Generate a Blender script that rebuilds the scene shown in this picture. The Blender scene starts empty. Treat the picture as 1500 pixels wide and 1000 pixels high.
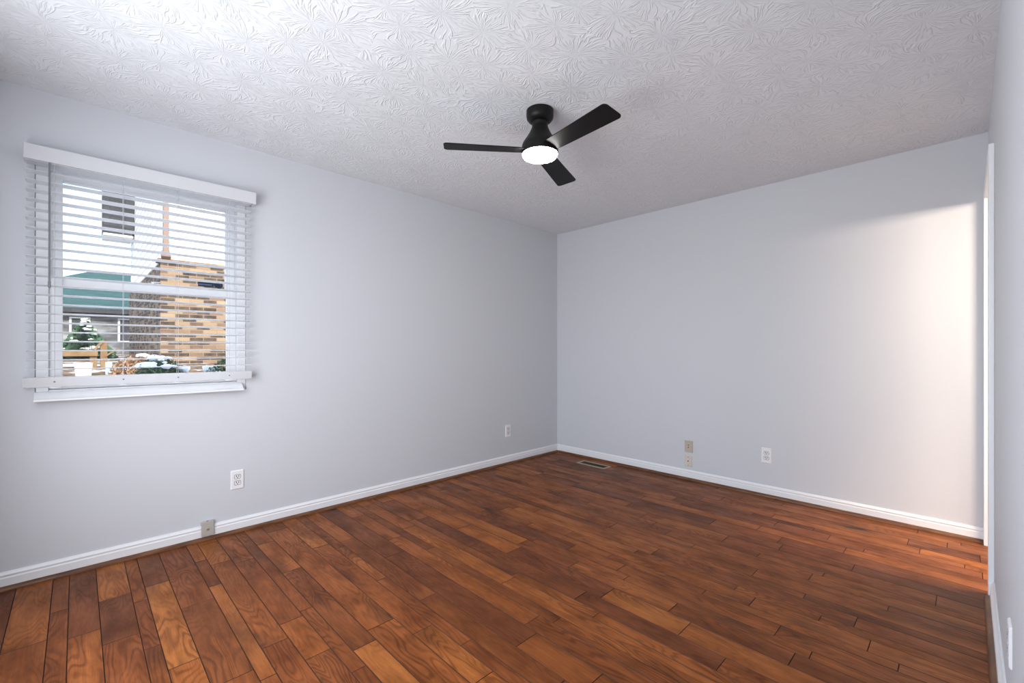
import bpy, bmesh, math, random
from mathutils import Vector, Matrix
S = bpy.context.scene
COL = S.collection
R_ = math.radians
PI = math.pi

# ------------------------------------------------------------------ camera
cd = bpy.data.cameras.new('camera'); cam = bpy.data.objects.new('camera', cd); COL.objects.link(cam)
cam.location = (0, 0, 1.154)
cam.rotation_euler = (R_(90), 0, R_(45.648))
cd.sensor_width = 36; cd.lens = 651.7 / 1500 * 36
cd.shift_y = 10.6 / 1500
cd.clip_start = 0.02
S.camera = cam

# ------------------------------------------------------------------ sky, sun, lights, exposure
S.view_settings.view_transform = 'Standard'; S.view_settings.look = 'None'
S.view_settings.gamma = 1; S.view_settings.exposure = 0.52
S.view_settings.use_curve_mapping = False
w = bpy.data.worlds.new('sky'); S.world = w; w.use_nodes = True
nt = w.node_tree; bg = nt.nodes['Background']
sky = nt.nodes.new('ShaderNodeTexSky'); sky.sky_type = 'NISHITA'; sky.sun_disc = False
sky.sun_elevation = R_(32); sky.sun_rotation = R_(75); sky.air_density = 0.75; sky.dust_density = 2.0; sky.ozone_density = 1.0
haze = nt.nodes.new('ShaderNodeMix'); haze.data_type = 'RGBA'; haze.inputs[0].default_value = 0.18; haze.inputs[7].default_value = (2.6, 2.8, 3.0, 1)   # thin bright overcast
nt.links.new(sky.outputs['Color'], haze.inputs[6]); nt.links.new(haze.outputs[2], bg.inputs['Color']); bg.inputs['Strength'].default_value = 0.45

def lamp(name, kind, loc, direction, energy, color=(1, 1, 1), **kw):
    d = bpy.data.lights.new(name, kind); d.energy = energy; d.color = color
    for k, v in kw.items(): setattr(d, k, v)
    o = bpy.data.objects.new(name, d); COL.objects.link(o); o.location = loc
    o.rotation_euler = Vector(direction).to_track_quat('-Z', 'Y').to_euler()
    return o
lamp('sun', 'SUN', (6, 0, 8), (-0.80, 0.22, -0.50), 4.5, (1.0, 0.90, 0.76), angle=R_(0.6))
# added fill light at the near wall, unseen behind the camera
lamp('near_wall_fill', 'AREA', (-1.55, -0.44, 1.22), (0.0, 1.0, 0.0), 42, (0.94, 0.965, 1.0), shape='RECTANGLE', size=1.8, size_y=1.5)
# added area light standing in for the unseen warm source beyond the doorway
lamp('hall_warm_fill', 'AREA', (1.0, 2.2, 2.07), (-0.70, 0.70, -0.75), 38, (1.0, 0.82, 0.66), shape='RECTANGLE', size=0.75, size_y=0.16)
lamp('hall_floor_fill', 'SPOT', (0.72, 3.22, 2.41), (-0.92, 0.03, -2.41), 380, (1.0, 0.82, 0.62), spot_size=R_(44), spot_blend=1.0, shadow_soft_size=0.30)  # added spotlight that brightens the floor inside the doorway

# ------------------------------------------------------------------ materials
def mat(name, color, rough=0.6, spec=0.5, metal=0.0):
    m = bpy.data.materials.new(name); m.use_nodes = True
    b = m.node_tree.nodes['Principled BSDF']
    b.inputs['Base Color'].default_value = (*color, 1); b.inputs['Roughness'].default_value = rough
    b.inputs['Specular IOR Level'].default_value = spec; b.inputs['Metallic'].default_value = metal
    return m
class G:
    """small helper to write node graphs"""
    def __init__(s, m): s.t = m.node_tree; s.b = s.t.nodes['Principled BSDF']
    def n(s, typ, **props):
        x = s.t.nodes.new(typ)
        for k, v in props.items(): setattr(x, k, v)
        return x
    def put(s, sock, v):
        if hasattr(v, 'is_output'): s.t.links.new(v, sock)
        else: sock.default_value = v
    def math(s, op, a, b=0.0, c=0.0, clamp=False):
        x = s.n('ShaderNodeMath', operation=op, use_clamp=clamp)
        for i, v in enumerate((a, b, c)): s.put(x.inputs[i], v)
        return x.outputs[0]
    def comb(s, x, y, z):
        c = s.n('ShaderNodeCombineXYZ')
        for i, v in enumerate((x, y, z)): s.put(c.inputs[i], v)
        return c.outputs[0]
    def sep(s, v):
        c = s.n('ShaderNodeSeparateXYZ'); s.put(c.inputs[0], v); return c.outputs
    def noise(s, vec, scale=1.0, detail=2.0, rough=0.5, dist=0.0):
        x = s.n('ShaderNodeTexNoise'); s.put(x.inputs['Vector'], vec)
        x.inputs['Scale'].default_value = scale; x.inputs['Detail'].default_value = detail
        x.inputs['Roughness'].default_value = rough; x.inputs['Distortion'].default_value = dist
        return x.outputs['Fac']
    def ramp(s, fac, stops, interp='LINEAR'):
        x = s.n('ShaderNodeValToRGB'); s.put(x.inputs[0], fac); e = x.color_ramp; e.interpolation = interp
        while len(e.elements) < len(stops): e.elements.new(0.5)
        for el, (p, c) in zip(e.elements, stops):
            el.position = p; el.color = (*c, 1) if len(c) == 3 else c
        return x.outputs['Color']
    def mapr(s, v, a, b, c, d):
        x = s.n('ShaderNodeMapRange'); x.clamp = True; s.put(x.inputs[0], v)
        for i, q in enumerate((a, b, c, d)): x.inputs[i + 1].default_value = q
        return x.outputs[0]
    def mix(s, fac, a, b, mode='MIX'):
        x = s.n('ShaderNodeMix', data_type='RGBA', blend_type=mode)
        s.put(x.inputs[0], fac); s.put(x.inputs[6], a); s.put(x.inputs[7], b); return x.outputs[2]
    def bump(s, h, strength=0.3, dist=0.01, normal=None):
        x = s.n('ShaderNodeBump'); s.put(x.inputs['Height'], h)
        x.inputs['Strength'].default_value = strength; x.inputs['Distance'].default_value = dist
        if normal is not None: s.put(x.inputs['Normal'], normal)
        return x.outputs[0]
    def obj(s): return s.n('ShaderNodeTexCoord').outputs['Object']
    def col(s, v): s.put(s.b.inputs['Base Color'], v)
    def nrm(s, v): s.put(s.b.inputs['Normal'], v)
    def rgh(s, v): s.put(s.b.inputs['Roughness'], v)

M = {}
# painted wall: cool light grey with faint roller stipple
M['wall'] = mat('wall_paint', (0.64, 0.66, 0.695), 0.62, 0.35)
g = G(M['wall']); g.nrm(g.bump(g.noise(g.obj(), 160, 2), 0.05, 0.002))
M['white'] = mat('white_trim_paint', (0.84, 0.85, 0.87), 0.35, 0.5)
M['vinyl'] = mat('white_vinyl', (0.86, 0.87, 0.89), 0.32, 0.5)
M['slat'] = mat('white_blind_slat', (0.92, 0.925, 0.935), 0.4, 0.4)
t = M['slat'].node_tree; tl = t.nodes.new('ShaderNodeBsdfTranslucent'); tl.inputs[0].default_value = (0.92, 0.925, 0.935, 1); mx = t.nodes.new('ShaderNodeMixShader'); mx.inputs[0].default_value = 0.6   # thin vinyl lets some daylight through
t.links.new(t.nodes['Principled BSDF'].outputs[0], mx.inputs[1]); t.links.new(tl.outputs[0], mx.inputs[2]); t.links.new(mx.outputs[0], t.nodes['Material Output'].inputs[0])
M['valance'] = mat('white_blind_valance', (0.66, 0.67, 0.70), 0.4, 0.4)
M['cord'] = mat('cord', (0.62, 0.63, 0.66), 0.8)
M['wand'] = mat('grey_wand', (0.20, 0.21, 0.23), 0.35)
M['plate'] = mat('white_plate', (0.86, 0.865, 0.88), 0.3)
M['beige'] = mat('beige_plate', (0.52, 0.46, 0.37), 0.45)
M['cream'] = mat('cream_plate', (0.68, 0.63, 0.54), 0.45)
M['greyplate'] = mat('grey_beige_plate', (0.46, 0.44, 0.40), 0.45)
M['darkhole'] = mat('dark_slot', (0.03, 0.028, 0.027), 0.6)
M['greyring'] = mat('shadow_gap', (0.10, 0.10, 0.105), 0.6)
M['screw'] = mat('screw_metal', (0.55, 0.53, 0.48), 0.35, 0.5, 1.0)
M['brass'] = mat('worn_brass', (0.42, 0.33, 0.22), 0.42, 0.5, 0.6)
M['duct'] = mat('register_dark', (0.035, 0.026, 0.018), 0.7)
M['black'] = mat('matte_black_metal', (0.007, 0.0065, 0.0065), 0.42, 0.22)
M['blade'] = mat('black_blade', (0.006, 0.005, 0.0048), 0.5, 0.2)
g = G(M['blade']); c = g.obj(); s_ = g.sep(c)
g.nrm(g.bump(g.noise(g.comb(g.math('MULTIPLY', s_[0], 6), g.math('MULTIPLY', s_[1], 160), 0), 1, 3), 0.12, 0.001))
M['bulb'] = mat('lit_diffuser', (0.95, 0.95, 0.95), 0.4)
b = M['bulb'].node_tree.nodes['Principled BSDF']
b.inputs['Emission Color'].default_value = (1.0, 0.97, 0.93, 1); b.inputs['Emission Strength'].default_value = 42

# glass pane: clear, with a fresnel sheen
gm = bpy.data.materials.new('window_glass'); gm.use_nodes = True; t = gm.node_tree; t.nodes.clear()
o_ = t.nodes.new('ShaderNodeOutputMaterial'); mx = t.nodes.new('ShaderNodeMixShader'); fr = t.nodes.new('ShaderNodeFresnel')
tr = t.nodes.new('ShaderNodeBsdfTransparent'); gl = t.nodes.new('ShaderNodeBsdfGlossy'); gl.inputs['Roughness'].default_value = 0.02
tr.inputs['Color'].default_value = (0.97, 0.985, 0.98, 1); fr.inputs['IOR'].default_value = 1.35
t.links.new(fr.outputs[0], mx.inputs[0]); t.links.new(tr.outputs[0], mx.inputs[1]); t.links.new(gl.outputs[0], mx.inputs[2]); t.links.new(mx.outputs[0], o_.inputs[0])
M['glass'] = gm

# ceiling: stomp-brush plaster, bursts of radiating ridges
M['ceiling'] = mat('stomped_ceiling', (0.795, 0.82, 0.85), 0.75, 0.25)
g = G(M['ceiling']); P = g.obj()
def burst(offset, scale, seed):
    ad = g.n('ShaderNodeVectorMath', operation='ADD'); g.put(ad.inputs[0], P); ad.inputs[1].default_value = offset
    xy = g.sep(ad.outputs[0]); flat = g.comb(xy[0], xy[1], 0.0)
    v = g.n('ShaderNodeTexVoronoi', voronoi_dimensions='2D', feature='F1'); g.put(v.inputs['Vector'], flat); v.inputs['Scale'].default_value = scale
    v.inputs['Randomness'].default_value = 0.85
    pos = g.n('ShaderNodeVectorMath', operation='SUBTRACT'); g.put(pos.inputs[0], flat); g.put(pos.inputs[1], v.outputs['Position'])
    d = g.sep(pos.outputs[0])
    wob = g.math('MULTIPLY', g.math('SUBTRACT', g.noise(flat, 7, 1), 0.5), 0.9)
    ang = g.math('ADD', g.math('ARCTAN2', d[1], d[0]), wob)
    ln = g.n('ShaderNodeVectorMath', operation='LENGTH'); g.put(ln.inputs[0], pos.outputs[0]); r = ln.outputs['Value']
    cr = g.sep(v.outputs['Color'])
    vec = g.comb(g.math('MULTIPLY', g.math('COSINE', ang), 5.0), g.math('MULTIPLY', g.math('SINE', ang), 5.0),
                 g.math('ADD', g.math('MULTIPLY', r, 9.0), g.math('MULTIPLY', cr[0], 40.0 + seed)))
    n = g.noise(vec, 1.15, 1.5, 0.5)
    ridge = g.math('SUBTRACT', 1.0, g.math('MULTIPLY', g.math('ABSOLUTE', g.math('SUBTRACT', n, 0.5)), 13.0), clamp=True)
    fade = g.mapr(r, 0.0, 0.05, 0.25, 1.0)
    return g.math('MULTIPLY', ridge, fade)
h = burst((0, 0, 0), 5.5, 1)
h = g.math('ADD', h, g.math('MULTIPLY', g.noise(P, 45, 2), 0.22))
g.nrm(g.bump(h, 0.5, 0.0055))

# plank floor
M['floor'] = mat('hand_scraped_hardwood', (0.25, 0.08, 0.025), 0.36, 0.14)
g = G(M['floor'])
uv = g.n('ShaderNodeUVMap', uv_map='plank_uv').outputs[0]
at = g.n('ShaderNodeVertexColor', layer_name='plank').outputs['Color']
tone, hue, seed = g.sep(at)[:3]
u, v = g.sep(uv)[:2]
sd = g.math('MULTIPLY', seed, 57.0)
V = lambda su, sv, k=1.0: g.comb(g.math('MULTIPLY', u, su), g.math('MULTIPLY', v, sv), g.math('MULTIPLY', sd, k))
# cathedral figure = contour lines of a stretched noise field
fld = g.noise(V(1.9, 10.0), 1.0, 1.6, 0.45, 0.25)
rings = g.math('SINE', g.math('MULTIPLY', fld, 115.0))
rings = g.mapr(rings, -0.2, 1.0, 0.0, 1.0)
ringmask = g.mapr(g.noise(V(1.4, 5, 1.7), 1, 2), 0.38, 0.62, 0.15, 1.0)
pores = g.mapr(g.noise(V(14, 420, 1.3), 1, 2, 0.6), 0.45, 0.72, 0.0, 1.0)
streak = g.noise(V(3.0, 46, 2.1), 1, 3, 0.6)
mott = g.noise(V(4.2, 9.0, 0.7), 1, 3, 0.6)
base = g.ramp(tone, [(0.0, (0.160, 0.049, 0.014)), (0.3, (0.245, 0.074, 0.017)), (0.65, (0.315, 0.096, 0.019)), (0.88, (0.33, 0.104, 0.022)), (1.0, (0.355, 0.119, 0.026))])
base = g.mix(g.math('MULTIPLY', hue, 0.35), base, (0.22, 0.060, 0.022, 1))
c = g.mix(g.mapr(mott, 0.38, 0.70, 0.0, 0.85), base, g.mix(1.0, base, (0.44, 0.38, 0.36, 1), 'MULTIPLY'))
c = g.mix(g.mapr(streak, 0.48, 0.72, 0.0, 0.7), c, g.mix(1.0, c, (1.45, 1.5, 1.5, 1), 'MULTIPLY'))
c = g.mix(g.math('MULTIPLY', g.math('MULTIPLY', rings, ringmask), 0.75), c, g.mix(1.0, c, (0.46, 0.40, 0.38, 1), 'MULTIPLY'))
c = g.mix(g.math('MULTIPLY', pores, 0.5), c, g.mix(1.0, c, (0.5, 0.44, 0.42, 1), 'MULTIPLY'))
# knots and mineral streaks
kv = g.n('ShaderNodeTexVoronoi', voronoi_dimensions='3D', feature='F1')
wob = g.math('MULTIPLY', g.math('SUBTRACT', g.noise(V(9, 22), 1, 2), 0.5), 0.35)
g.put(kv.inputs['Vector'], g.comb(g.math('ADD', g.math('MULTIPLY', u, 1.6), wob), g.math('ADD', g.math('MULTIPLY', v, 4.6), wob), sd)); kv.inputs['Scale'].default_value = 1.0
kd = kv.outputs['Distance']
kn = g.mapr(kd, 0.05, 0.36, 1.0, 0.0)
c = g.mix(g.math('MULTIPLY', kn, 0.62), c, (0.034, 0.013, 0.007, 1))
kc = g.mapr(kd, 0.03, 0.10, 1.0, 0.0)
c = g.mix(kc, c, (0.010, 0.006, 0.004, 1))
g.col(c)
hs = g.math('ADD', g.math('MULTIPLY', g.noise(V(7, 16, 1.1), 1, 2), 1.0), g.math('MULTIPLY', rings, -0.05))
hs = g.math('ADD', hs, g.math('MULTIPLY', pores, -0.05))
g.nrm(g.bump(hs, 0.45, 0.006))
g.rgh(g.mapr(mott, 0.3, 0.7, 0.34, 0.48))
M['seam'] = mat('plank_seam', (0.05, 0.02, 0.010), 0.6, 0.3)
M['shoe'] = mat('stained_shoe_moulding', (0.15, 0.058, 0.022), 0.4, 0.4)
g = G(M['shoe']); s_ = g.sep(g.obj())
n = g.noise(g.comb(g.math('MULTIPLY', s_[0], 9), g.math('MULTIPLY', s_[1], 9), g.math('MULTIPLY', s_[2], 90)), 1, 3)
g.col(g.ramp(n, [(0.3, (0.075, 0.028, 0.011)), (0.7, (0.20, 0.082, 0.032))]))

# outdoors
M['brick'] = mat('tan_and_brown_brick', (0.5, 0.3, 0.18), 0.85, 0.2)
def brick_nodes(m, axis_u):
    g = G(m); s_ = g.sep(g.obj()); bt = g.n('ShaderNodeTexBrick'); vec = g.comb(s_[axis_u], s_[2], 0.0)
    g.put(bt.inputs['Vector'], vec); bt.inputs['Scale'].default_value = 1
    bt.inputs['Brick Width'].default_value = 0.21; bt.inputs['Row Height'].default_value = 0.07; bt.inputs['Mortar Size'].default_value = 0.006
    bt.inputs['Bias'].default_value = 0.0
    bt.inputs['Color1'].default_value = (0, 0, 0, 1); bt.inputs['Color2'].default_value = (1, 1, 1, 1); bt.inputs['Mortar'].default_value = (0.4, 0.4, 0.4, 1)
    col = g.ramp(bt.outputs['Color'], [(0.0, (0.022, 0.017, 0.016)), (0.46, (0.040, 0.028, 0.024)), (0.52, (0.115, 0.073, 0.053)), (0.62, (0.16, 0.108, 0.073)), (0.8, (0.20, 0.145, 0.094)), (1.0, (0.25, 0.19, 0.125))])
    col = g.mix(g.mapr(g.noise(g.obj(), 9, 3), 0.3, 0.7, 0, 0.25), col, (0.22, 0.165, 0.115, 1))
    g.col(g.mix(bt.outputs['Fac'], col, (0.19, 0.145, 0.11, 1))); g.nrm(g.bump(bt.outputs['Fac'], 0.6, -0.01))
brick_nodes(M['brick'], 1)
M['brick_side'] = mat('tan_and_brown_brick_return', (0.5, 0.3, 0.18), 0.85, 0.2); brick_nodes(M['brick_side'], 0)
M['siding'] = mat('white_siding', (0.86, 0.86, 0.85), 0.6, 0.3)
M['downspout'] = mat('brown_downspout', (0.13, 0.08, 0.066), 0.5)
M['shingle'] = mat('dark_grey_shingles', (0.10, 0.10, 0.115), 0.85, 0.2)
g = G(M['shingle']); s_ = g.sep(g.obj()); bt = g.n('ShaderNodeTexBrick'); g.put(bt.inputs['Vector'], g.comb(s_[1], s_[2], 0)); bt.inputs['Scale'].default_value = 1
bt.inputs['Brick Width'].default_value = 0.3; bt.inputs['Row Height'].default_value = 0.12; bt.inputs['Mortar Size'].default_value = 0.006
bt.inputs['Color1'].default_value = (0.040, 0.042, 0.050, 1); bt.inputs['Color2'].default_value = (0.065, 0.066, 0.074, 1); bt.inputs['Mortar'].default_value = (0.025, 0.025, 0.03, 1); g.col(bt.outputs['Color'])
M['teal'] = mat('teal_metal_roof', (0.055, 0.23, 0.20), 0.5, 0.4)
g = G(M['teal']); s_ = g.sep(g.obj()); g.col(g.ramp(g.noise(g.comb(g.math('MULTIPLY', s_[1], 2), g.math('MULTIPLY', s_[2], 14), 0), 1, 3), [(0.3, (0.024, 0.060, 0.057)), (0.7, (0.040, 0.092, 0.087))]))
M['greywall'] = mat('grey_clapboard', (0.34, 0.35, 0.38), 0.8, 0.2)
g = G(M['greywall']); s_ = g.sep(g.obj()); g.col(g.ramp(g.noise(g.comb(g.math('MULTIPLY', s_[1], 1.2), g.math('MULTIPLY', s_[2], 3), 0), 1, 3), [(0.35, (0.045, 0.045, 0.05)), (0.5, (0.12, 0.123, 0.13)), (0.65, (0.25, 0.265, 0.28))]))
M['leaf'] = mat('evergreen_leaf', (0.035, 0.10, 0.035), 0.6, 0.3)
g = G(M['leaf']); g.col(g.ramp(g.noise(g.obj(), 14, 2), [(0.3, (0.03, 0.07, 0.028)), (0.7, (0.09, 0.165, 0.06))]))
M['needle'] = mat('fir_needles', (0.03, 0.075, 0.05), 0.7, 0.2)
g = G(M['needle']); g.col(g.ramp(g.noise(g.obj(), 5, 2), [(0.3, (0.035, 0.085, 0.055)), (0.7, (0.10, 0.18, 0.11))]))
M['twig'] = mat('brown_twigs', (0.28, 0.17, 0.10), 0.8, 0.2)
M['bark'] = mat('bark', (0.10, 0.075, 0.06), 0.9, 0.2)
M['snow'] = mat('snow', (0.90, 0.92, 0.95), 0.6, 0.3)
M['timber'] = mat('new_timber', (0.52, 0.31, 0.13), 0.7, 0.2)
g = G(M['timber']); g.col(g.ramp(g.noise(g.obj(), 8, 3), [(0.3, (0.13, 0.078, 0.038)), (0.7, (0.20, 0.128, 0.068))]))
M['bucket'] = mat('white_plastic', (0.85, 0.86, 0.88), 0.4)
M['paleblue'] = mat('pale_blue_paint', (0.27, 0.40, 0.46), 0.6)
M['ground'] = mat('snowy_leaf_litter', (0.4, 0.3, 0.2), 0.9, 0.1)
g = G(M['ground']); P = g.obj()
lit = g.ramp(g.noise(P, 16, 4), [(0.3, (0.04, 0.03, 0.02)), (0.5, (0.15, 0.10, 0.06)), (0.7, (0.24, 0.18, 0.12))])
bounce_snow = g.mapr(g.sep(P)[0], -7.6, -6.4, 0.0, 0.35)          # extra snow beside the house, added to bounce light onto the slats
g.col(g.mix(g.mapr(g.math('ADD', g.noise(P, 1.6, 4, 0.6), bounce_snow), 0.54, 0.60, 0, 1), lit, (0.88, 0.90, 0.94, 1)))
M['navy'] = mat('navy_sticker', (0.012, 0.022, 0.06), 0.4)
M['stickergrey'] = mat('sticker_print', (0.16, 0.22, 0.32), 0.4)

# ------------------------------------------------------------------ mesh helpers
def bx(bm, lo, hi, mi=0):
    lo = Vector(lo); hi = Vector(hi)
    vs = [bm.verts.new((x, y, z)) for x in (lo.x, hi.x) for y in (lo.y, hi.y) for z in (lo.z, hi.z)]
    for q in ((0, 1, 3, 2), (4, 6, 7, 5), (0, 4, 5, 1), (2, 3, 7, 6), (0, 2, 6, 4), (1, 5, 7, 3)):
        f = bm.faces.new([vs[i] for i in q]); f.material_index = mi
    return vs
def obox(bm, mtx, size):
    vs = bx(bm, [-s / 2 for s in size], [s / 2 for s in size])
    for v in vs: v.co = mtx @ v.co
def bar(bm, a, b, wd, th, up=(0, 0, 1)):
    a = Vector(a); b = Vector(b); d = b - a; L = d.length; x = d.normalized(); y = Vector(up).cross(x)
    y = y.normalized() if y.length > 1e-5 else Vector((0, 1, 0)); z = x.cross(y)
    m = Matrix.Translation((a + b) / 2) @ Matrix((x, y, z)).transposed().to_4x4()
    obox(bm, m, (L, wd, th))
def lathe(bm, prof, n=48, c=(0, 0, 0), cap0=True, cap1=True):
    rings = []
    for r, z in prof:
        rings.append([bm.verts.new((c[0] + r * math.cos(2 * PI * i / n), c[1] + r * math.sin(2 * PI * i / n), c[2] + z)) for i in range(n)])
    for k in range(len(rings) - 1):
        for i in range(n):
            bm.faces.new((rings[k][i], rings[k][(i + 1) % n], rings[k + 1][(i + 1) % n], rings[k + 1][i]))
    if cap0: bm.faces.new(rings[0][::-1])
    if cap1: bm.faces.new(rings[-1])
def extrude_poly(bm, pts, off):
    """pts: list of 3D points (planar); off: extrusion vector"""
    a = [bm.verts.new(p) for p in pts]; b = [bm.verts.new(Vector(p) + Vector(off)) for p in pts]
    n = len(a); bm.faces.new(a[::-1]); bm.faces.new(b)
    for i in range(n): bm.faces.new((a[i], a[(i + 1) % n], b[(i + 1) % n], b[i]))
def tube(bm, a, b, r, n=8, r2=None):
    a = Vector(a); b = Vector(b); d = (b - a).normalized(); q = d.to_track_quat('Z', 'Y'); r2 = r if r2 is None else r2
    A = [bm.verts.new(a + q @ Vector((r * math.cos(2 * PI * i / n), r * math.sin(2 * PI * i / n), 0))) for i in range(n)]
    B = [bm.verts.new(b + q @ Vector((r2 * math.cos(2 * PI * i / n), r2 * math.sin(2 * PI * i / n), 0))) for i in range(n)]
    for i in range(n): bm.faces.new((A[i], A[(i + 1) % n], B[(i + 1) % n], B[i]))
    bm.faces.new(A[::-1]); bm.faces.new(B)
def blob(bm, c, r, seed, sub=2, squash=0.6, rough=0.25):
    rnd = random.Random(seed); ret = bmesh.ops.create_icosphere(bm, subdivisions=sub, radius=1.0)
    ph = [rnd.uniform(0, 6) for _ in range(4)]
    for v in ret['verts']:
        k = 1 + rough * (math.sin(3 * v.co.x + ph[0]) * math.sin(4 * v.co.y + ph[1]) + 0.5 * math.sin(5 * v.co.z + ph[2]))
        v.co = Vector(c) + Vector((v.co.x * r * k, v.co.y * r * k, v.co.z * r * squash * k))
def obj(name, bm, m, parent=None, bevel=0.0, smooth=False, seg=2):
    me = bpy.data.meshes.new(name); bmesh.ops.recalc_face_normals(bm, faces=bm.faces[:]); bm.to_mesh(me); bm.free()
    for x in (m if isinstance(m, (list, tuple)) else [m]): me.materials.append(x)
    o = bpy.data.objects.new(name, me); COL.objects.link(o)
    if parent: o.parent = parent
    if bevel:
        md = o.modifiers.new('bevel', 'BEVEL'); md.width = bevel; md.segments = seg; md.limit_method = 'ANGLE'; md.angle_limit = R_(40)
        smooth = True
    if smooth:
        for p in me.polygons: p.use_smooth = True
        try:
            e = o.modifiers.new('wn', 'WEIGHTED_NORMAL') if bevel else None
        except Exception: pass
        if not bevel: me.set_sharp_from_angle(angle=R_(38))
    return o
def thing(name, label, cat, loc=(0, 0, 0), rz=0, group=None):
    o = bpy.data.objects.new(name, None); COL.objects.link(o); o.location = loc; o.rotation_euler = (0, 0, rz)
    o.empty_display_size = 0.1
    o['label'] = label; o['category'] = cat
    if group: o['group'] = group
    return o
def tag(o, label, cat, group=None, kind=None):
    o['label'] = label; o['category'] = cat
    if group: o['group'] = group
    if kind: o['kind'] = kind
    return o
def struct(o, label=None, cat=None):
    o['kind'] = 'structure'
    if label: o['label'] = label
    if cat: o['category'] = cat
    return o
def B(): return bmesh.new()
def box_obj(name, lo, hi, m, parent=None, bevel=0.0):
    bm = B(); bx(bm, lo, hi); return obj(name, bm, m, parent, bevel)

# ------------------------------------------------------------------ room shell
XL, XR, YF, YN, H = -3.23, 0.088, 3.869, -0.42, 2.44
WT = 0.12
HX, HY = 2.2, 1.5                       # the hall beyond the doorway
WY0, WY1, WZ0, WZ1 = -0.15, 0.775, 0.895, 2.115   # window opening
DY0, DY1, DZ = 3.065, 3.80, 2.037         # doorway opening

# floor of hand-scraped boards running across the room
rnd = random.Random(11)
bm = B(); cl = bm.loops.layers.float_color.new('plank'); ul = bm.loops.layers.uv.new('plank_uv')
def plank(x0, x1, y0, y1):
    c = 0.0014; dz = 0.0009; gp = 0.0004
    t_ = rnd.random(); t_ = t_ if rnd.random() > 0.15 else t_ * 0.35
    if rnd.random() < 0.10: t_ = rnd.uniform(0.85, 1.0)
    col = (t_, rnd.random(), rnd.random(), 1.0)
    uo, vo = rnd.uniform(0, 50), rnd.uniform(0, 50); fl = rnd.choice((-1, 1)); jit = rnd.uniform(-0.0007, 0.0003)
    X0, X1, Y0, Y1 = x0 + gp, x1 - gp, y0 + gp, y1 - gp
    o = [bm.verts.new((x, y, -dz - 0.0012)) for x, y in ((X0, Y0), (X1, Y0), (X1, Y1), (X0, Y1))]
    i = [bm.verts.new((x, y, jit)) for x, y in ((X0 + c, Y0 + c), (X1 - c, Y0 + c), (X1 - c, Y1 - c), (X0 + c, Y1 - c))]
    for q_, vs in enumerate([i] + [[o[k], o[(k + 1) % 4], i[(k + 1) % 4], i[k]] for k in range(4)]):
        f = bm.faces.new(vs); f.material_index = 1 if q_ else 0
        for l in f.loops:
            l[cl] = col; l[ul].uv = (fl * (l.vert.co.x - x0) + uo, (l.vert.co.y - y0) + vo)
rows = [-0.209, -0.085, -0.027, 0.070, 0.183, 0.234, 0.329, 0.455, 0.508, 0.604]
y = rows[0]; pre = []
while y > YN - 0.05:
    wd = rnd.choice((0.055, 0.095, 0.122)); pre.insert(0, y - wd); y -= wd
rows = pre + rows; y = rows[-1]; last = 0
while y < YF:
    wd = rnd.choice([q for q in (0.055, 0.095, 0.122, 0.095) if q != last]); last = wd; y += wd; rows.append(y)
for a, b_ in zip(rows, rows[1:]):
    x = XL - rnd.uniform(0.0, 0.7); end = HX if b_ > HY else XR + 0.1
    while x < end:
        L = rnd.uniform(0.28, 1.15); plank(max(x, XL - 0.02), min(x + L, end), a, b_) if x + L > XL - 0.02 else None
        x += L
lo = -0.0045
vs = [bm.verts.new(p) for p in ((XL - 0.02, YN - 0.1, lo), (HX, YN - 0.1, lo), (HX, YF + 0.02, lo), (XL - 0.02, YF + 0.02, lo))]
f = bm.faces.new(vs); f.material_index = 1
struct(obj('floor', bm, [M['floor'], M['seam']]))

bm = B(); bx(bm, (XL - WT, YN - WT, H), (HX + WT, YF + WT, H + 0.1)); struct(obj('ceiling', bm, M['ceiling']))
bm = B(); x0 = XL - WT
bx(bm, (x0, YN - WT, -0.1), (XL, WY0, H)); bx(bm, (x0, WY1, -0.1), (XL, YF + WT, H))
bx(bm, (x0, WY0, -0.1), (XL, WY1, WZ0)); bx(bm, (x0, WY0, WZ1), (XL, WY1, H)); struct(obj('wall_left', bm, M['wall']))
bm = B(); bx(bm, (XL, YF, -0.1), (HX + WT, YF + WT, H)); struct(obj('wall_far', bm, M['wall']))
bm = B(); bx(bm, (XR, YN, -0.1), (XR + WT, DY0 - 0.018, H)); bx(bm, (XR, DY0 - 0.018, DZ + 0.018), (XR + WT, YF, H)); bx(bm, (XR, DY1 + 0.018, -0.1), (XR + WT, YF, DZ + 0.018))
struct(obj('wall_right', bm, M['wall']))
# near wall behind the camera, with an unglazed opening added to let light in
NX0, NX1, NZ0, NZ1 = -2.45, -0.65, 0.45, 2.05
bm = B(); bx(bm, (XL, YN - WT, -0.1), (NX0, YN, H)); bx(bm, (NX1, YN - WT, -0.1), (XR + WT, YN, H)); bx(bm, (NX0, YN - WT, -0.1), (NX1, YN, NZ0)); bx(bm, (NX0, YN - WT, NZ1), (NX1, YN, H))
struct(obj('wall_near', bm, M['wall']))
bm = B(); bx(bm, (HX, HY - WT, -0.1), (HX + WT, YF, H)); struct(obj('wall_hall_end', bm, M['wall']))
bm = B(); bx(bm, (XR + WT, HY - WT, -0.1), (HX, HY, H)); struct(obj('wall_hall_side', bm, M['wall']))
bm = B(); bx(bm, (0.35, -3.4, -0.1), (0.5, YN - WT, 4.3)); struct(obj('sun_blocker', bm, M['wall']))   # added unseen slab that keeps the sun out of the near-wall opening

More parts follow.
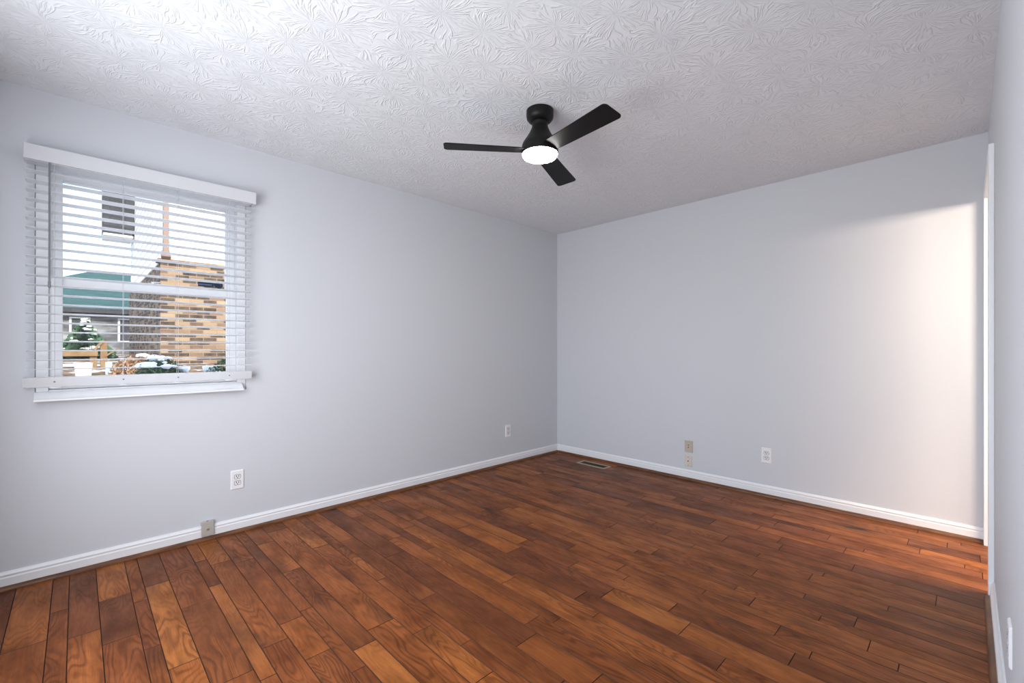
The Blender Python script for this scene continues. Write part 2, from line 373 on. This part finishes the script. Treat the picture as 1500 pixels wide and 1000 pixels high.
# baseboards and stained shoe moulding
PROF = [(0, 0), (0.015, 0), (0.015, 0.056), (0.0115, 0.060), (0.0115, 0.0655), (0.0135, 0.068), (0.0135, 0.0715), (0.008, 0.0785), (0.006, 0.084), (0, 0.084)]
SHOE = [(0.015, 0.0)] + [(0.015 + 0.019 * math.cos(a), 0.0195 * math.sin(a)) for a in [R_(k) for k in (0, 15, 30, 45, 60, 75, 90)]]
def run(name, prof, start, end, nrm, m):
    """moulding run along a wall from start to end (2D points); nrm points into the room"""
    bm = B(); s = Vector((*start, 0)); e = Vector((*end, 0)); n = Vector((*nrm, 0))
    extrude_poly(bm, [s + n * d + Vector((0, 0, z)) for d, z in prof], e - s)
    return struct(obj(name, bm, m, smooth=True))
run('baseboard_left', PROF, (XL, YN), (XL, YF), (1, 0), M['white'])
run('baseboard_far', PROF, (XL + 0.0149, YF), (XR - 0.02, YF), (0, -1), M['white'])
run('baseboard_right', PROF, (XR, YN), (XR, 3.004), (-1, 0), M['white'])
run('trim_1', SHOE, (XL, YN), (XL, YF - 0.015), (1, 0), M['shoe'])
run('trim_2', SHOE, (XL + 0.034, YF), (XR - 0.02, YF), (0, -1), M['shoe'])
run('trim_3', SHOE, (XR, YN), (XR, 3.004), (-1, 0), M['shoe'])

# doorway in the right wall: flat white casing and jamb
d1 = bpy.data.objects.new('door_1', None); COL.objects.link(d1); struct(d1); d1.location = (XR, (DY0 + DY1) / 2, 0)
def local(bm, o):
    for v in bm.verts: v.co -= o.location
    return bm
CW = 0.061; CT = 0.02
bm = B(); bx(bm, (XR - CT, DY0 - CW, 0), (XR, DY0, DZ + CW)); obj('casing', local(bm, d1), M['white'], d1, 0.003)
bm = B(); bx(bm, (XR - CT, DY1, 0), (XR, YF - 0.001, DZ + CW)); obj('casing', local(bm, d1), M['white'], d1, 0.003)
bm = B(); bx(bm, (XR - CT, DY0, DZ), (XR, DY1, DZ + CW)); obj('head_casing', local(bm, d1), M['white'], d1, 0.003)
bm = B(); bx(bm, (XR, DY0 - 0.018, 0), (XR + WT, DY0, DZ)); bx(bm, (XR, DY1, 0), (XR + WT, DY1 + 0.018, DZ)); bx(bm, (XR, DY0 - 0.018, DZ), (XR + WT, DY1 + 0.018, DZ + 0.018))
obj('jamb', local(bm, d1), M['white'], d1)

# ------------------------------------------------------------------ window in the left wall
w1 = bpy.data.objects.new('window_1', None); COL.objects.link(w1); struct(w1); w1.location = (XL - 0.06, (WY0 + WY1) / 2, WZ0)
def frame_boxes(bm, x0, x1, y0, y1, z0, z1, ws, wb, wt):
    bx(bm, (x0, y0, z0), (x1, y0 + ws, z1)); bx(bm, (x0, y1 - ws, z0), (x1, y1, z1))
    bx(bm, (x0, y0 + ws, z0), (x1, y1 - ws, z0 + wb)); bx(bm, (x0, y0 + ws, z1 - wt), (x1, y1 - ws, z1))
bm = B(); frame_boxes(bm, XL - WT, XL - 0.012, WY0 + 0.001, WY1 - 0.001, WZ0, WZ1, 0.046, 0.05, 0.04)
obj('window_frame', local(bm, w1), M['vinyl'], w1, 0.003)
bm = B(); frame_boxes(bm, XL - 0.112, XL - 0.082, -0.103, 0.728, 1.475, 2.076, 0.050, 0.050, 0.05)
us = obj('upper_sash', local(bm, w1), M['vinyl'], w1, 0.003)
bm = B(); frame_boxes(bm, XL - 0.078, XL - 0.046, -0.103, 0.728, 0.946, 1.524, 0.050, 0.062, 0.052)
ls = obj('lower_sash', local(bm, w1), M['vinyl'], w1, 0.003)
bm = B(); bx(bm, (XL - 0.099, -0.053, 1.525), (XL - 0.095, 0.678, 2.026)); obj('pane', local(bm, w1), M['glass'], us)
bm = B(); bx(bm, (XL - 0.064, -0.053, 1.008), (XL - 0.060, 0.678, 1.472)); obj('pane', local(bm, w1), M['glass'], ls)
# sash lock on the meeting rail
bm = B(); bx(bm, (XL - 0.075, 0.29, 1.524), (XL - 0.05, 0.34, 1.531)); tube(bm, (XL - 0.062, 0.315, 1.531), (XL - 0.062, 0.315, 1.54), 0.009, 12); bar(bm, (XL - 0.062, 0.315, 1.538), (XL - 0.045, 0.345, 1.538), 0.008, 0.005)
obj('sash_lock', local(bm, w1), M['vinyl'], ls)
# dark alarm sticker on the inside of the upper pane
bm = B(); sx = XL - 0.0945
bx(bm, (sx, 0.535, 1.541), (sx + 0.0008, 0.617, 1.575))
st = obj('window_sticker', local(bm, w1), M['navy'], us); st['label'] = 'dark navy window sticker with a strip of print and an oval badge'
bm = B()
pts = [(sx, 0.642 + 0.025 * math.cos(2 * PI * k / 28), 1.557 + 0.021 * math.sin(2 * PI * k / 28)) for k in range(28)]
extrude_poly(bm, pts, (0.001, 0, 0)); obj('sticker_badge', local(bm, w1), M['navy'], us)
bm = B()
rr = random.Random(4); yy = 0.540
while yy < 0.608:
    wd = rr.uniform(0.003, 0.006); bx(bm, (sx + 0.0008, yy, 1.550), (sx + 0.0012, yy + wd, 1.558)); yy += wd + 0.002
for k in range(10):
    a0 = R_(20 + k * 14); a1 = R_(20 + (k + 1) * 14)
    bar(bm, (sx + 0.0012, 0.642 + 0.013 * math.cos(a0), 1.553 + 0.011 * math.sin(a0)), (sx + 0.0012, 0.642 + 0.013 * math.cos(a1), 1.553 + 0.011 * math.sin(a1)), 0.0004, 0.003, (1, 0, 0))
obj('sticker_print', local(bm, w1), M['stickergrey'], us)
# stool (inner sill) with a little stop block
bm = B(); extrude_poly(bm, [(XL - 0.035, -0.153, 0.893), (XL - 0.035, -0.153, 0.939), (XL + 0.002, -0.153, 0.937), (XL + 0.034, -0.153, 0.907), (XL + 0.055, -0.153, 0.903), (XL + 0.055, -0.153, 0.893)], (0, 0.905, 0))
sl = obj('window_sill', local(bm, w1), M['white'], w1, 0.002)
bm = B(); bar(bm, (XL + 0.043, 0.60, 0.9075), (XL + 0.043, 0.70, 0.9075), 0.006, 0.006); obj('sill_bracket', local(bm, w1), M['cord'], sl)

# ------------------------------------------------------------------ venetian blind
bl = thing('venetian_blind', 'white two inch slatted venetian blind hanging open over the window on the left wall', 'window blind', (XL, 0.312, 2.18))
bm = B(); x1 = XL + 0.085
bx(bm, (x1 - 0.014, -0.185, 2.068), (x1, 0.812, 2.142)); bx(bm, (XL, -0.185, 2.068), (x1 - 0.014, -0.171, 2.142)); bx(bm, (XL, 0.798, 2.068), (x1 - 0.014, 0.812, 2.142))
obj('valance', local(bm, bl), M['valance'], bl, 0.0035)
bm = B(); bx(bm, (XL + 0.004, -0.168, 2.085), (XL + 0.062, 0.795, 2.137)); obj('headrail', local(bm, bl), M['valance'], bl, 0.002)
NS = 23; zt, zb = 2.064, 1.052; prev = None
SC = XL + 0.046                                       # slat centre
for k in range(NS):
    z = zt + (zb - zt) * k / (NS - 1)
    if prev is None:
        bm = B(); n = 6; tilt = R_(4)
        top = []; bot = []
        for i in range(n + 1):
            t_ = i / n - 0.5; cz = 0.0016 * (1 - 4 * t_ * t_)
            px, pz = t_ * 0.056, cz
            q = (px * math.cos(tilt) - pz * math.sin(tilt), px * math.sin(tilt) + pz * math.cos(tilt))
            top.append((q[0], q[1] + 0.0014)); bot.append((q[0], q[1] - 0.0014))
        extrude_poly(bm, [(x, -0.4825, z_) for x, z_ in top + bot[::-1]], (0, 0.965, 0))
        s = obj('slat', bm, M['slat'], bl, smooth=True); prev = s
    else:
        s = prev.copy(); COL.objects.link(s); s.parent = bl
    s.location = Vector((SC, 0.304, z)) - bl.location
bm = B()
RP = [(-0.020, 0.0), (-0.025, 0.040), (-0.020, 0.050), (0.020, 0.050), (0.025, 0.046), (0.025, 0.041), (0.018, 0.012), (0.020, 0.004), (0.016, 0.0)]
extrude_poly(bm, [(SC + x, -0.187, 0.964 + z) for x, z in RP], (0, 0.977, 0))
br = obj('bottom_rail', local(bm, bl), M['slat'], bl, 0.0015)
CY = (-0.080, 0.178, 0.415, 0.668)
for yy in CY:
    bm = B(); tube(bm, (SC + 0.018, yy, 0.992), (SC + 0.0245, yy, 0.990), 0.0035, 10); o = obj('cord_plug', local(bm, bl), M['wand'], br)
    bm = B(); extrude_poly(bm, [(SC + 0.006 + 0.018 * math.cos(a), yy + 0.02 * math.sin(a), 0.9605) for a in [2 * PI * k / 14 for k in range(14)]], (0, 0, 0.004)); obj('rail_clip', local(bm, bl), M['vinyl'], br)
for yy in CY:
    bm = B(); tube(bm, (SC + 0.0288, yy, 1.008), (SC + 0.0288, yy, 2.085), 0.0008, 6); tube(bm, (SC - 0.0288, yy, 1.000), (SC - 0.0288, yy, 2.085), 0.0008, 6)
    for k in range(NS):
        z = zt + (zb - zt) * k / (NS - 1); bar(bm, (SC - 0.0288, yy + 0.002, z - 0.0034), (SC + 0.0288, yy + 0.002, z - 0.0034), 0.0012, 0.0008)
    obj('ladder_cord', local(bm, bl), M['cord'], bl)
bm = B(); tube(bm, (XL + 0.079, -0.0965, 2.085), (XL + 0.079, -0.0975, 1.457), 0.0043, 6); lathe(bm, [(0.002, 0.0), (0.0055, 0.004), (0.0055, 0.03), (0.0043, 0.036)], 10, (XL + 0.079, -0.0975, 1.452))
wd_ = obj('tilt_wand', local(bm, bl), M['wand'], bl, smooth=True); wd_['label'] = 'grey tilt wand'

# ------------------------------------------------------------------ electrical plates
def rrect(hw, hh, r, cx=0, cz=0, n=4):
    p = []
    for sx, sz, a in ((1, 1, 0), (-1, 1, 90), (-1, -1, 180), (1, -1, 270)):
        for k in range(n + 1):
            t_ = R_(a + 90 * k / n); p.append((cx + sx * (hw - r) + r * math.cos(t_), cz + sz * (hh - r) + r * math.sin(t_)))
    return p
def plate_mesh(bm, hw, hh, depth, inset=0.004):
    """wall plate with bevelled rim; local front faces -Y, back at y=0"""
    a = [bm.verts.new((x, 0, z)) for x, z in rrect(hw, hh, 0.004)]
    b = [bm.verts.new((x, -depth * 0.45, z)) for x, z in rrect(hw, hh, 0.004)]
    c = [bm.verts.new((x, -depth, z)) for x, z in rrect(hw - inset, hh - inset, 0.003)]
    n = len(a)
    for p, q in ((a, b), (b, c)):
        for i in range(n): bm.faces.new((p[i], p[(i + 1) % n], q[(i + 1) % n], q[i]))
    bm.faces.new(c); bm.faces.new(a[::-1])
def outlet():
    t = thing('wall_outlet', '', 'outlet')
    bm = B(); plate_mesh(bm, 0.0365, 0.0595, 0.0065); obj('cover_plate', bm, M['plate'], t)
    for cz in (0.0195, -0.0195):
        bm = B(); shp = []
        for k in range(32):
            a = 2 * PI * k / 32; shp.append((0.0172 * math.cos(a), max(-0.0125, min(0.0125, 0.0172 * math.sin(a)))))
        extrude_poly(bm, [(x * 1.13, -0.0062, cz + z * 1.16) for x, z in shp], (0, -0.0006, 0))
        rg = obj('receptacle', bm, M['greyring'], t)
        bm = B(); extrude_poly(bm, [(x, -0.0064, cz + z) for x, z in shp], (0, -0.0014, 0)); obj('receptacle_face', bm, M['plate'], rg)
        for dx, dz, hw, hh in ((-0.0063, 0.004, 0.0023, 0.0052), (0.0063, 0.004, 0.0023, 0.0045)):
            bm = B(); bx(bm, (dx - hw, -0.0081, cz + dz - hh), (dx + hw, -0.0070, cz + dz + hh)); obj('slot', bm, M['darkhole'], rg)
        bm = B(); tube(bm, (0, -0.007, cz - 0.0068), (0, -0.0081, cz - 0.0068), 0.0035, 12); obj('ground_hole', bm, M['darkhole'], rg)
    bm = B(); tube(bm, (0, -0.006, 0), (0, -0.0076, 0), 0.003, 12); obj('screw', bm, M['plate'], t)
    return t
def copy_tree(o, parent=None):
    c = o.copy(); COL.objects.link(c)
    if parent: c.parent = parent
    for ch in list(o.children): copy_tree(ch, c)
    return c
o1 = outlet()
spots = [((XL, 0.7255, 0.327), R_(90), 'white duplex outlet on the left wall just right of the window'),
         ((XL, 3.101, 0.327), R_(90), 'small-looking white duplex outlet on the left wall near the far corner'),
         ((-1.1, YF, 0.317), 0.0, 'white duplex outlet on the far wall right of the beige phone plates'),
         ((XR, 1.90, 0.316), R_(-90), 'white outlet seen edge-on low on the right wall nearest the camera')]
outs = [o1] + [copy_tree(o1) for _ in spots[1:]]
for o, (l, rz, lab) in zip(outs, spots):
    o.location = l; o.rotation_euler = (0, 0, rz); o['label'] = lab; o['group'] = 'white duplex wall outlets'

j = thing('phone_jack', 'tan two-hole phone jack plate on the far wall, above the cream plate', 'wall jack', (-1.7205, YF, 0.2915))
bm = B(); plate_mesh(bm, 0.0365, 0.0515, 0.009, 0.003); obj('cover_plate', bm, M['beige'], j)
for dz in (0.0115, -0.0085):
    bm = B(); tube(bm, (0, -0.0085, dz), (0, -0.0102, dz), 0.0047, 14); obj('jack_hole', bm, M['darkhole'], j)
j = thing('cable_jack', 'cream cable jack plate on the far wall just above the baseboard, under the tan plate', 'wall jack', (-1.7235, YF, 0.1615))
bm = B(); plate_mesh(bm, 0.0335, 0.0485, 0.006, 0.003); obj('cover_plate', bm, M['cream'], j)
bm = B(); tube(bm, (0, -0.0055, 0.0), (0, -0.0085, 0.0), 0.0055, 6); tube(bm, (0, -0.0085, 0), (0, -0.013, 0), 0.0042, 12); obj('coax_connector', bm, M['darkhole'], j)
for dz in (0.036, -0.036):
    bm = B(); tube(bm, (0, -0.0055, dz), (0, -0.0072, dz), 0.0035, 12); obj('screw', bm, M['greyring'], j)
j = thing('baseboard_jack', 'grey-beige cable jack box mounted on the baseboard of the left wall', 'wall jack', (XL + 0.015, 0.5645, 0.069), R_(90))
bm = B(); extrude_poly(bm, [(-0.032, -0.012, -0.042), (-0.032, -0.0003, -0.042), (-0.032, -0.0003, 0.018), (-0.032, 0.0149, 0.018), (-0.032, 0.0149, 0.042), (-0.032, -0.012, 0.042)], (0.064, 0, 0)); obj('jack_box', bm, M['greyplate'], j, 0.0025)
bm = B(); tube(bm, (0, -0.0115, -0.004), (0, -0.015, -0.004), 0.0062, 6); tube(bm, (0, -0.015, -0.004), (0, -0.021, -0.004), 0.0042, 12); obj('coax_connector', bm, M['brass'], j)
bm = B(); tube(bm, (0, -0.0005, 0.0415), (0, -0.0005, 0.0432), 0.006, 12); obj('screw', bm, M['greyring'], j)

# ------------------------------------------------------------------ floor register
fr_ = thing('floor_register', 'tan metal floor register with dark louvres set in the boards near the far wall', 'vent', (-2.597, 3.673, 0))
W2, D2 = 0.168, 0.065
bm = B()
def ring(hw, hh, z): return [bm.verts.new((sx * hw, sy * hh, z)) for sx, sy in ((-1, -1), (1, -1), (1, 1), (-1, 1))]
a = ring(W2, D2, 0.0); b_ = ring(W2 - 0.003, D2 - 0.003, 0.005); c_ = ring(W2 - 0.022, D2 - 0.022, 0.005); d_ = ring(W2 - 0.024, D2 - 0.024, 0.0012)
for p, q in ((a, b_), (b_, c_), (c_, d_)):
    for i in range(4): bm.faces.new((p[i], p[(i + 1) % 4], q[(i + 1) % 4], q[i]))
obj('register_frame', bm, M['brass'], fr_)
bm = B(); bx(bm, (-W2 + 0.024, -D2 + 0.024, 0.0004), (W2 - 0.024, D2 - 0.024, 0.0011)); obj('duct_opening', bm, M['duct'], fr_)
for k in range(13):
    x = -0.132 + 0.264 * k / 12
    bm = B(); bar(bm, (x, -D2 + 0.024, 0.0030), (x, D2 - 0.024, 0.0030), 0.0035, 0.0022); obj('louvre', bm, M['duct'], fr_)

# ------------------------------------------------------------------ ceiling fan
fan = thing('ceiling_fan', 'matte black three-blade ceiling fan with a lit round light, flush to the ceiling', 'ceiling fan', (-1.614, 1.789, H))
bm = B(); lathe(bm, [(0.066, 0.0), (0.073, -0.002), (0.0735, -0.030), (0.071, -0.044), (0.062, -0.056), (0.048, -0.062), (0.03, -0.063)], 56); obj('canopy', bm, M['black'], fan, smooth=True)
bm = B(); lathe(bm, [(0.041, -0.060), (0.0435, -0.064), (0.0435, -0.070), (0.0425, -0.072), (0.0425, -0.088)], 48); obj('collar', bm, M['black'], fan, smooth=True)
bm = B(); lathe(bm, [(0.043, -0.086), (0.046, -0.098), (0.058, -0.124), (0.074, -0.150), (0.089, -0.172), (0.0965, -0.188), (0.0985, -0.200), (0.0985, -0.233), (0.096, -0.236)], 64); obj('motor_housing', bm, M['black'], fan, smooth=True)
bm = B(); lathe(bm, [(0.088, -0.228), (0.0945, -0.236), (0.0945, -0.242), (0.090, -0.250), (0.076, -0.256), (0.045, -0.260), (0.01, -0.2615)], 64); df = obj('light_diffuser', bm, M['bulb'], fan, smooth=True); df['label'] = 'glowing white round diffuser'
def blade_mesh(bm):
    r0, r1, wr, wt_ = 0.086, 0.515, 0.046, 0.062; th = 0.0055; n = 10
    out = []
    out.append((r0, -wr)); out.append((r0 + 0.05, -wr - 0.004))
    for cx, cy, a0 in ((r1 - 0.022, -wt_ + 0.022, -90), (r1 - 0.022, wt_ - 0.022, 0)):
        for k in range(n + 1):
            a = R_(a0 + 90 * k / n); out.append((cx + 0.022 * math.cos(a), cy + 0.022 * math.sin(a)))
    out += [(r0 + 0.05, wr + 0.004), (r0, wr)]
    extrude_poly(bm, [(x, y, -th / 2) for x, y in out], (0, 0, th))
bl0 = None
for k, ang in enumerate((112, 232, 352)):
    if bl0 is None:
        bm = B(); blade_mesh(bm); bl0 = o = obj('blade', bm, M['blade'], fan, 0.0015)
    else:
        o = bl0.copy(); COL.objects.link(o); o.parent = fan
    o.location = (0, 0, -0.217)
    o.rotation_euler = (Matrix.Rotation(R_(ang), 3, 'Z') @ Matrix.Rotation(R_(-10), 3, 'X')).to_euler()

# ------------------------------------------------------------------ outdoors
GZ = lambda x: 0.55 + max(0, min(1, (-3.6 - x) / 6.0)) * 0.33 + max(0, min(1, (-9.6 - x) / 10)) * 0.12
bm = B(); xs = [-3.352, -4.2, -5.5, -7, -8.5, -9.6, -12, -16, -19.6, -40, -70]; ys = [-25 + 2.5 * k for k in range(21)]
grid = [[bm.verts.new((x, y, GZ(x))) for y in ys] for x in xs]
for i in range(len(xs) - 1):
    for k in range(len(ys) - 1): bm.faces.new((grid[i][k], grid[i][k + 1], grid[i + 1][k + 1], grid[i + 1][k]))
struct(obj('ground', bm, M['ground'], smooth=True), 'rising side yard patched with snow and brown leaves', 'ground')

FX, CYH, BZ = -9.9, 1.046, 2.69            # neighbouring house: face plane, corner, top of brick
nh = thing('neighbor_house', 'tan brick and white-sided house standing beyond the window on the right', 'house', (FX, CYH, 0.8))
bm = B(); bx(bm, (FX - 0.25, CYH, 0.7), (FX, 8.0, BZ)); obj('brick_wall', local(bm, nh), M['brick'], nh)
bm = B(); bx(bm, (-16.4, CYH, 0.7), (FX - 0.25, CYH + 0.25, BZ - 0.02)); obj('brick_return', local(bm, nh), M['brick_side'], nh)
bm = B(); bx(bm, (FX - 0.30, CYH - 0.04, BZ), (FX + 0.05, 8.0, BZ + 0.05)); obj('brick_ledge', local(bm, nh), M['brick'], nh, 0.008)
bm = B()
zz = BZ + 0.05
while zz < 6.6:                                # lapped boards
    extrude_poly(bm, [(FX - 0.06, CYH + 0.05, zz), (FX - 0.02, CYH + 0.05, zz), (FX - 0.045, CYH + 0.05, zz + 0.16), (FX - 0.06, CYH + 0.05, zz + 0.16)], (0, 6.9, 0))
    extrude_poly(bm, [(FX - 0.06, CYH + 0.05, zz), (FX - 0.06, CYH + 0.027, zz), (FX - 0.06, CYH + 0.035, zz + 0.16), (FX - 0.06, CYH + 0.05, zz + 0.16)], (-6.4, 0, 0))
    zz += 0.16
bx(bm, (-16.35, CYH + 0.06, BZ), (FX - 0.06, 8.0, 6.6))
obj('siding', local(bm, nh), M['siding'], nh)
bm = B(); bx(bm, (FX - 0.01, CYH + 0.03, BZ + 0.10), (FX + 0.07, CYH + 0.115, 6.4)); bar(bm, (FX + 0.03, CYH + 0.07, BZ + 0.16), (FX + 0.10, CYH + 0.07, BZ + 0.06), 0.14, 0.07); obj('downspout', local(bm, nh), M['downspout'], nh, 0.01)
bm = B(); bx(bm, (FX - 6.8, CYH - 0.4, 6.6), (FX + 0.45, 8.3, 6.75)); extrude_poly(bm, [(FX - 6.8, CYH - 0.4, 6.75), (FX + 0.45, CYH - 0.4, 6.75), (FX - 3.2, CYH - 0.4, 8.6)], (0, 8.0, 0)); obj('roof', local(bm, nh), M['shingle'], nh)
rx = -15.2
bm = B()
KY = lambda px: rx * (0.69906454 + 0.71505858 * (px - 750) / 651.7) / (-0.71505858 + 0.69906454 * (px - 750) / 651.7)
extrude_poly(bm, [(rx, 0.47, 4.08), (rx, 1.02, 4.08), (rx, CYH + 0.05, 4.3), (rx, CYH + 0.05, 6.6), (rx, 0.47, 6.6)], (-0.9, 0, 0)); obj('shingled_bay', local(bm, nh), M['shingle'], nh)
bm = B(); bx(bm, (rx - 0.9, 0.47, 4.03), (rx + 0.02, CYH, 4.08)); obj('bay_soffit', local(bm, nh), M['siding'], nh)

th_ = thing('teal_roofed_house', 'distant grey house under a broad teal hip roof, left of the brick house', 'house', (-24, 1.5, 1.0))
bm = B(); e = 2.60; r = 4.45
v_ = [bm.verts.new(p) for p in ((-22, -3.2, e), (-22, 9, e), (-29, 9, e), (-29, -3.2, e), (-25.5, 0.6, r), (-25.5, 7, r))]
for q in ((0, 1, 5, 4), (1, 2, 5), (2, 3, 4, 5), (3, 0, 4), (3, 2, 1, 0)): bm.faces.new([v_[i] for i in q])
obj('roof', local(bm, th_), M['teal'], th_)
bm = B(); bx(bm, (-22.08, -3.3, e - 0.16), (-21.95, 9, e)); obj('gutter', local(bm, th_), M['shingle'], th_)
bm = B(); bx(bm, (-28.5, -2.8, 0.9), (-22.4, 8.6, e)); obj('wall', local(bm, th_), M['greywall'], th_)
for y0 in (-0.2, 1.1):
    bm = B(); bx(bm, (-22.42, y0, 1.4), (-22.36, y0 + 0.55, 2.3)); wf = obj('window', local(bm, th_), M['cord'], th_)
    bm = B(); bx(bm, (-22.37, y0 + 0.06, 1.46), (-22.345, y0 + 0.49, 2.24)); obj('pane', local(bm, th_), M['shingle'], wf)

# snow-dusted fir
def fir(name, label, loc, h, rad, seed):
    t = thing(name, label, 'tree', loc); rnd = random.Random(seed)
    bm = B(); tube(bm, (0, 0, -0.05), (0, 0, h * 0.95), 0.05, 8, 0.01); obj('trunk', bm, M['bark'], t)
    bm = B(); n = 620
    for i in range(n):
        f_ = rnd.random() ** 1.3; z = h * (0.08 + 0.92 * f_); rr = rad * (1 - f_) * rnd.uniform(0.35, 1.05) + 0.02; a = rnd.uniform(0, 2 * PI)
        d = Vector((math.cos(a), math.sin(a), 0)); s = Vector((-d.y, d.x, 0)); tip = Vector((0, 0, z - 0.10 * rr)) + d * rr; base = Vector((0, 0, z)) + d * rr * 0.35
        wd = 0.09 + 0.10 * (1 - f_); mid = (tip + base) / 2 + Vector((0, 0, 0.02))
        q = [bm.verts.new(p) for p in (base, mid + s * wd, tip, mid - s * wd)]; bm.faces.new(q)
        q2 = [bm.verts.new(p) for p in (base, mid + Vector((0, 0, wd * 0.8)), tip, mid - Vector((0, 0, wd * 0.9)))]; bm.faces.new(q2)
        if i % 9 == 0:
            sn = B(); blob(sn, mid + Vector((0, 0, 0.02)), wd * 0.5, i, 2, 0.4); obj('snow_cap', sn, M['snow'], t, smooth=True)
    obj('needles', bm, M['needle'], t)
fir('fir_tree', 'small dark fir dusted with snow in front of the teal-roofed house', (-14, 0.12, GZ(-14)), 0.88, 0.62, 3)

# boxwood shrubs below the window, with snow on top; twiggy bare shrub beside them
def shrub(name, label, loc, rx, ry, h, seed, leaf, nl, size, snow, cat='shrub', group=None):
    t = thing(name, label, cat, loc, 0, group); rnd = random.Random(seed)
    st = B()
    for i in range(16):
        a = rnd.uniform(0, 2 * PI); k = rnd.uniform(0.2, 0.85); tube(st, (0.02 * math.cos(a), 0.02 * math.sin(a), -0.02), (rx * k * math.cos(a), ry * k * math.sin(a), h * rnd.uniform(0.5, 0.92)), 0.006, 5, 0.002)
    obj('stem', st, M['twig'], t)
    bm = B()
    for i in range(nl):
        a = rnd.uniform(0, 2 * PI); el = math.asin(rnd.uniform(-0.1, 1.0)); k = rnd.uniform(0.7, 1.03)
        c = Vector((rx * k * math.cos(a) * math.cos(el), ry * k * math.sin(a) * math.cos(el), h * (0.12 + 0.88 * k * max(0, math.sin(el)))))
        ax = Vector((rnd.gauss(0, 1), rnd.gauss(0, 1), rnd.gauss(0, 1))).normalized(); bx_ = ax.orthogonal().normalized(); s = size * rnd.uniform(0.7, 1.3)
        q = [bm.verts.new(c + p) for p in (-ax * s, bx_ * s * 0.45, ax * s, -bx_ * s * 0.45)]; bm.faces.new(q)
    obj('foliage', bm, leaf, t)
    if snow:
        for i in range(snow):
            bm = B(); a = rnd.uniform(0, 2 * PI); k = rnd.uniform(0.1, 0.85)
            blob(bm, (rx * k * math.cos(a), ry * k * math.sin(a), h * (0.98 - 0.38 * k * k)), rnd.uniform(0.018, 0.06), seed * 50 + i, 2, 0.55)
            obj('snow_cap', bm, M['snow'], t, smooth=True)
bs = [(-4.7, 1.06, 0.26, 0.32, 0.47), (-5.3, 0.56, 0.24, 0.22, 0.44)]
ll = ['snow-flecked green shrub at the right edge of the window view', 'snow-capped green shrub in front of the brick corner, middle of the window view']
for i, (x, y, rx_, ry_, h_) in enumerate(bs): shrub('boxwood_shrub', ll[i], (x, y, GZ(x)), rx_, ry_, h_, i + 5, M['leaf'], 2600, 0.018, 16, group='snowy shrubs below the window')
shrub('bare_shrub', 'brown leafless shrub left of the green snowy shrubs', (-7.6, 0.62, GZ(-7.6)), 0.3, 0.34, 0.30, 31, M['twig'], 900, 0.03, 7)

# timber rail of a play frame
tf = thing('timber_rail', 'new orange timber post and rail frame in the yard, lower left of the window view', 'fence', (-9, 0.2, GZ(-9)))
for y0 in (0.172, 0.285):
    bm = B(); bx(bm, (-9.04, y0 - 0.04, GZ(-9) - 0.1), (-8.96, y0 + 0.04, 1.14 if y0 < 0.2 else 1.27)); obj('post', local(bm, tf), M['timber'], tf, 0.004)
bm = B(); bx(bm, (-8.96, -1.2, 1.045), (-8.92, 0.22, 1.135)); obj('rail', local(bm, tf), M['timber'], tf, 0.004)
bm = B(); bar(bm, (-8.95, 0.18, 1.14), (-8.95, 0.28, 1.275), 0.03, 0.03, (1, 0, 0)); obj('brace', local(bm, tf), M['timber'], tf)
bm = B(); bar(bm, (-8.95, 0.30, 1.04), (-8.95, 0.44, 1.16), 0.02, 0.02, (1, 0, 0)); obj('brace', local(bm, tf), M['timber'], tf)
bm = B(); lathe(bm, [(0.075, 0), (0.09, 0.17), (0.095, 0.18), (0.088, 0.18), (0.075, 0.01)], 24, cap1=True); bk = obj('bucket', bm, M['bucket'], smooth=True); bk.location = (-8.0, 0.06, GZ(-8.0)); tag(bk, 'white plastic bucket on the ground below the timber rail', 'bucket')
bm = B(); bx(bm, (-0.035, -0.035, -0.05), (0.035, 0.035, 0.17)); pb = obj('marker_post', bm, M['paleblue'], bevel=0.004); pb.location = (-8.2, 0.31, GZ(-8.2)); tag(pb, 'short pale blue post in the ground right of the timber rail', 'post')
